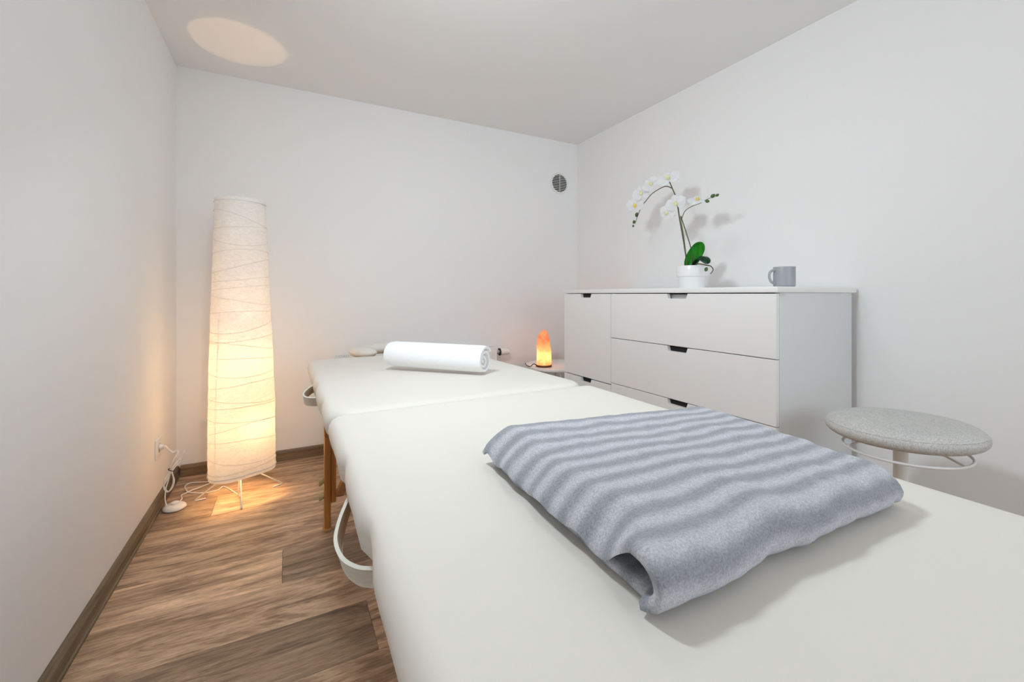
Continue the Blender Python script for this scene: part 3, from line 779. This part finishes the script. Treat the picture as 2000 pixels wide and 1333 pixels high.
# ------------------------------------------------------------------ wall socket
WS = thing('wall_socket', (XL, 2.545, .28), 'white wall socket with a plug low on the left wall behind the paper lamp', 'socket')
boxo('face_plate', (XL, 2.50, .236), (XL+.009, 2.585, .328), M_plastic, WS, .003)
bm = B(); add_tube(bm, [(XL+.0095, 2.5425, .283), (XL+.0105, 2.5425, .283)], .021, 24); finish(bm, 'socket_insert', simple('socket_grey', (.6, .6, .6, 1), .4), WS)

# ------------------------------------------------------------------ paper floor lamp
LX, LY = -.203, 2.505
FL = thing('floor_lamp', (LX, LY, 0), 'tall tapered rice paper floor lamp glowing warm in the left corner', 'lamp')
zb, ztop = .128, 1.462
prof = [(0, 1.0), (.08, 1.01), (.25, 1.0), (.4, .97), (.53, .93), (.7, .87), (.8, .84), (.9, .805), (1, .775)]
def rad(f):
    for (a, ra), (b, rb) in zip(prof, prof[1:]):
        if f <= b: return ra+(rb-ra)*(f-a)/(b-a)
    return prof[-1][1]
def section(phi, f):
    r0 = .138*rad(f); return r0*(1+.115*(1-f*.9)*math.cos(3*(phi-math.radians(-125))))
def pt(phi, f, off=0, dz=0):
    r = section(phi, f)+off; return Vector((LX+r*math.cos(phi), LY+r*math.sin(phi), zb+(ztop-zb)*f+dz))
bm = B(); R = []; NF, NP = 70, 96
for i in range(NF+1):
    f = i/NF; ring = []
    for k in range(NP):
        ph = 2*PI*k/NP
        w = .0022*noise.noise(Vector((math.cos(ph)*2.5, math.sin(ph)*2.5, f*26)))+.0009*noise.noise(Vector((math.cos(ph)*8, math.sin(ph)*8, f*70)))
        ring.append(bm.verts.new(pt(ph, f, w)))
    R.append(ring)
for a, b in zip(R, R[1:]): bridge(bm, a, b)
SH = finish(bm, 'shade', M_paper, FL, smooth=180)
tag(SH, 'crinkled cream rice paper shade')
M_rib = simple('white_wire_rib', (.74, .71, .66, 1), .5)
rnd = random.Random(5)
ribs = [.012, .988]+[.03+.043*i+rnd.uniform(-.010, .010) for i in range(22)]
for i, f0 in enumerate(ribs):
    tilt = 0 if i < 2 else rnd.uniform(-.030, .030); ph0 = rnd.uniform(0, 2*PI)
    pts = []
    for k in range(64):
        ph = 2*PI*k/64; f = min(.995, max(.004, f0+tilt*math.cos(ph-ph0))); pts.append(pt(ph, f, .0018 if i < 2 else .0012))
    bm = B(); add_tube(bm, pts, .0022 if i < 2 else .0011, 6, True); finish(bm, 'rib', M_wire if i < 2 else M_rib, SH, smooth=60)
# wire legs: each comes down inside the shade, bends along the floor
hub = Vector((LX, LY, .16))
for (el, en) in (((-.186, 2.350, .0035), (-.190, 2.405, .0035)), ((-.392, 2.545, .0035), (-.349, 2.548, .0035)), ((-.020, 2.566, .0035), (-.062, 2.540, .0035))):
    e = Vector(el); tube('leg', [hub, hub+(e-hub)*.5, e+Vector((0, 0, .002)), e+(Vector(en)-e)*.08, Vector(en)], .0033, M_wire, FL)
lathe('pole', [(0, .15), (.006, .15), (.006, .60), (0, .60)], (LX, LY), M_wire, FL, 14)
for a in (-125, -5, 115):
    ph = math.radians(a); bm = B(); add_tube(bm, [pt(ph, .015, -.004), pt(ph, .25, -.004), pt(ph, .5, -.004), pt(ph, .75, -.004), pt(ph, .985, -.004)], .0022, 6); finish(bm, 'upright_wire', M_wire, FL)
bm = B()
for a in (-125, -5, 115):
    ph = math.radians(a); add_tube(bm, [hub, pt(ph, .015, -.004)], .0022, 6)
finish(bm, 'base_spoke', M_wire, FL)
lathe('bulb_socket', [(0, .575), (.016, .575), (.019, .58), (.019, .612), (0, .612)], (LX, LY), M_plastic, FL, 20)
M_bulb = glow('bulb_glass', (1, .72, .42, 1), 6.0, .8)
lathe('light_bulb', [(0, .6125), (.012, .613), (.014, .63), (.026, .655), (.030, .675), (.026, .695), (.014, .707), (0, .71)], (LX, LY), M_bulb, FL, 24)
lathe('bulb_socket', [(.0065, .30), (.019, .30), (.019, .335), (.0065, .335)], (LX, LY), M_plastic, FL, 20)
WARM = (1, .60, .27)
plight('upper_bulb_light', (LX, LY, .668), 4.2, WARM, .03, FL)
_d = bpy.data.lights.new('added_ceiling_spot', 'SPOT'); _d.energy = 14.5; _d.color = (1, .64, .34); _d.shadow_soft_size = .008; _d.spot_size = math.radians(44); _d.spot_blend = .6  # extra upward spot added to throw the light pool onto the ceiling
_o = bpy.data.objects.new('added_ceiling_spot', _d); COL.objects.link(_o); _o.parent = FL; _o.location = (.008, -.035, .64); _o.rotation_euler = (PI, 0, 0)
plight('lower_bulb_light', (LX+.024, LY-.01, .36), 4.4, WARM, .03, FL)
# cord, foot switch and plug
CR = tube('power_cord', catmull([(-.206, 2.50, .15), (-.208, 2.47, .03), (-.212, 2.52, .0035), (-.286, 2.662, .0035), (-.311, 2.629, .0035), (-.364, 2.625, .0035), (-.429, 2.662, .0035), (-.456, 2.718, .0035), (-.466, 2.763, .0035), (-.45, 2.795, .0035), (-.384, 2.767, .0075), (-.35, 2.741, .0095), (-.386, 2.707, .0075), (-.424, 2.675, .0095), (-.449, 2.663, .0035), (-.462, 2.645, .0035), (-.452, 2.598, .0035), (-.458, 2.545, .010)], 8), .0029, M_plastic, FL)
SWC = (-.4625, 2.503)
lathe('foot_switch', [(0, .001), (.040, .001), (.045, .005), (.044, .012), (.036, .020), (.018, .024), (0, .025)], SWC, M_plastic, CR, 32)
lathe('switch_button', [(.016, .024), (.016, .031), (.013, .033), (0, .033)], (SWC[0]+.002, SWC[1]), M_plastic, CR, 20)
yy = 2.52
def yp(L, jit): 
    return [Vector((x, yy+jit*math.sin(i*1.7), z)) for i, (x, z) in enumerate(L)]
tube('power_cord', catmull([(SWC[0]-.030, SWC[1]+.0, .018), (-.500, 2.515, .05)]+yp([(-.498, .095), (-.490, .129), (-.479, .172), (-.462, .205), (-.446, .221), (-.450, .205), (-.473, .173), (-.466, .129), (-.475, .090), (-.494, .077), (-.504, .108), (-.490, .141), (-.477, .184), (-.454, .218), (-.429, .257), (-.433, .252), (-.462, .205), (-.479, .175), (-.500, .140), (-.506, .105), (-.496, .083), (-.483, .084), (-.471, .113), (-.473, .149), (-.480, .181), (-.468, .225), (-.452, .255), (-.461, .263), (-.471, .259), (-.487, .279)], .008)+[(-.502, 2.535, .289), (-.512, 2.5425, .287)], 5), .0027, M_plastic, CR)
bm = B(); add_tube(bm, [(-.5235, 2.5425, .284), (-.509, 2.5425, .286)], .016, 16, r2=.010); finish(bm, 'plug', M_plastic, CR)
tube('cable_tie', [(-.478+.011*math.cos(2*PI*k/12), yy+.012*math.sin(2*PI*k/12), .178-.006*math.cos(2*PI*k/12)) for k in range(12)], .0018, M_black, CR, 6, True)

for o in bpy.data.objects:
    if '_org' in o: del o['_org']
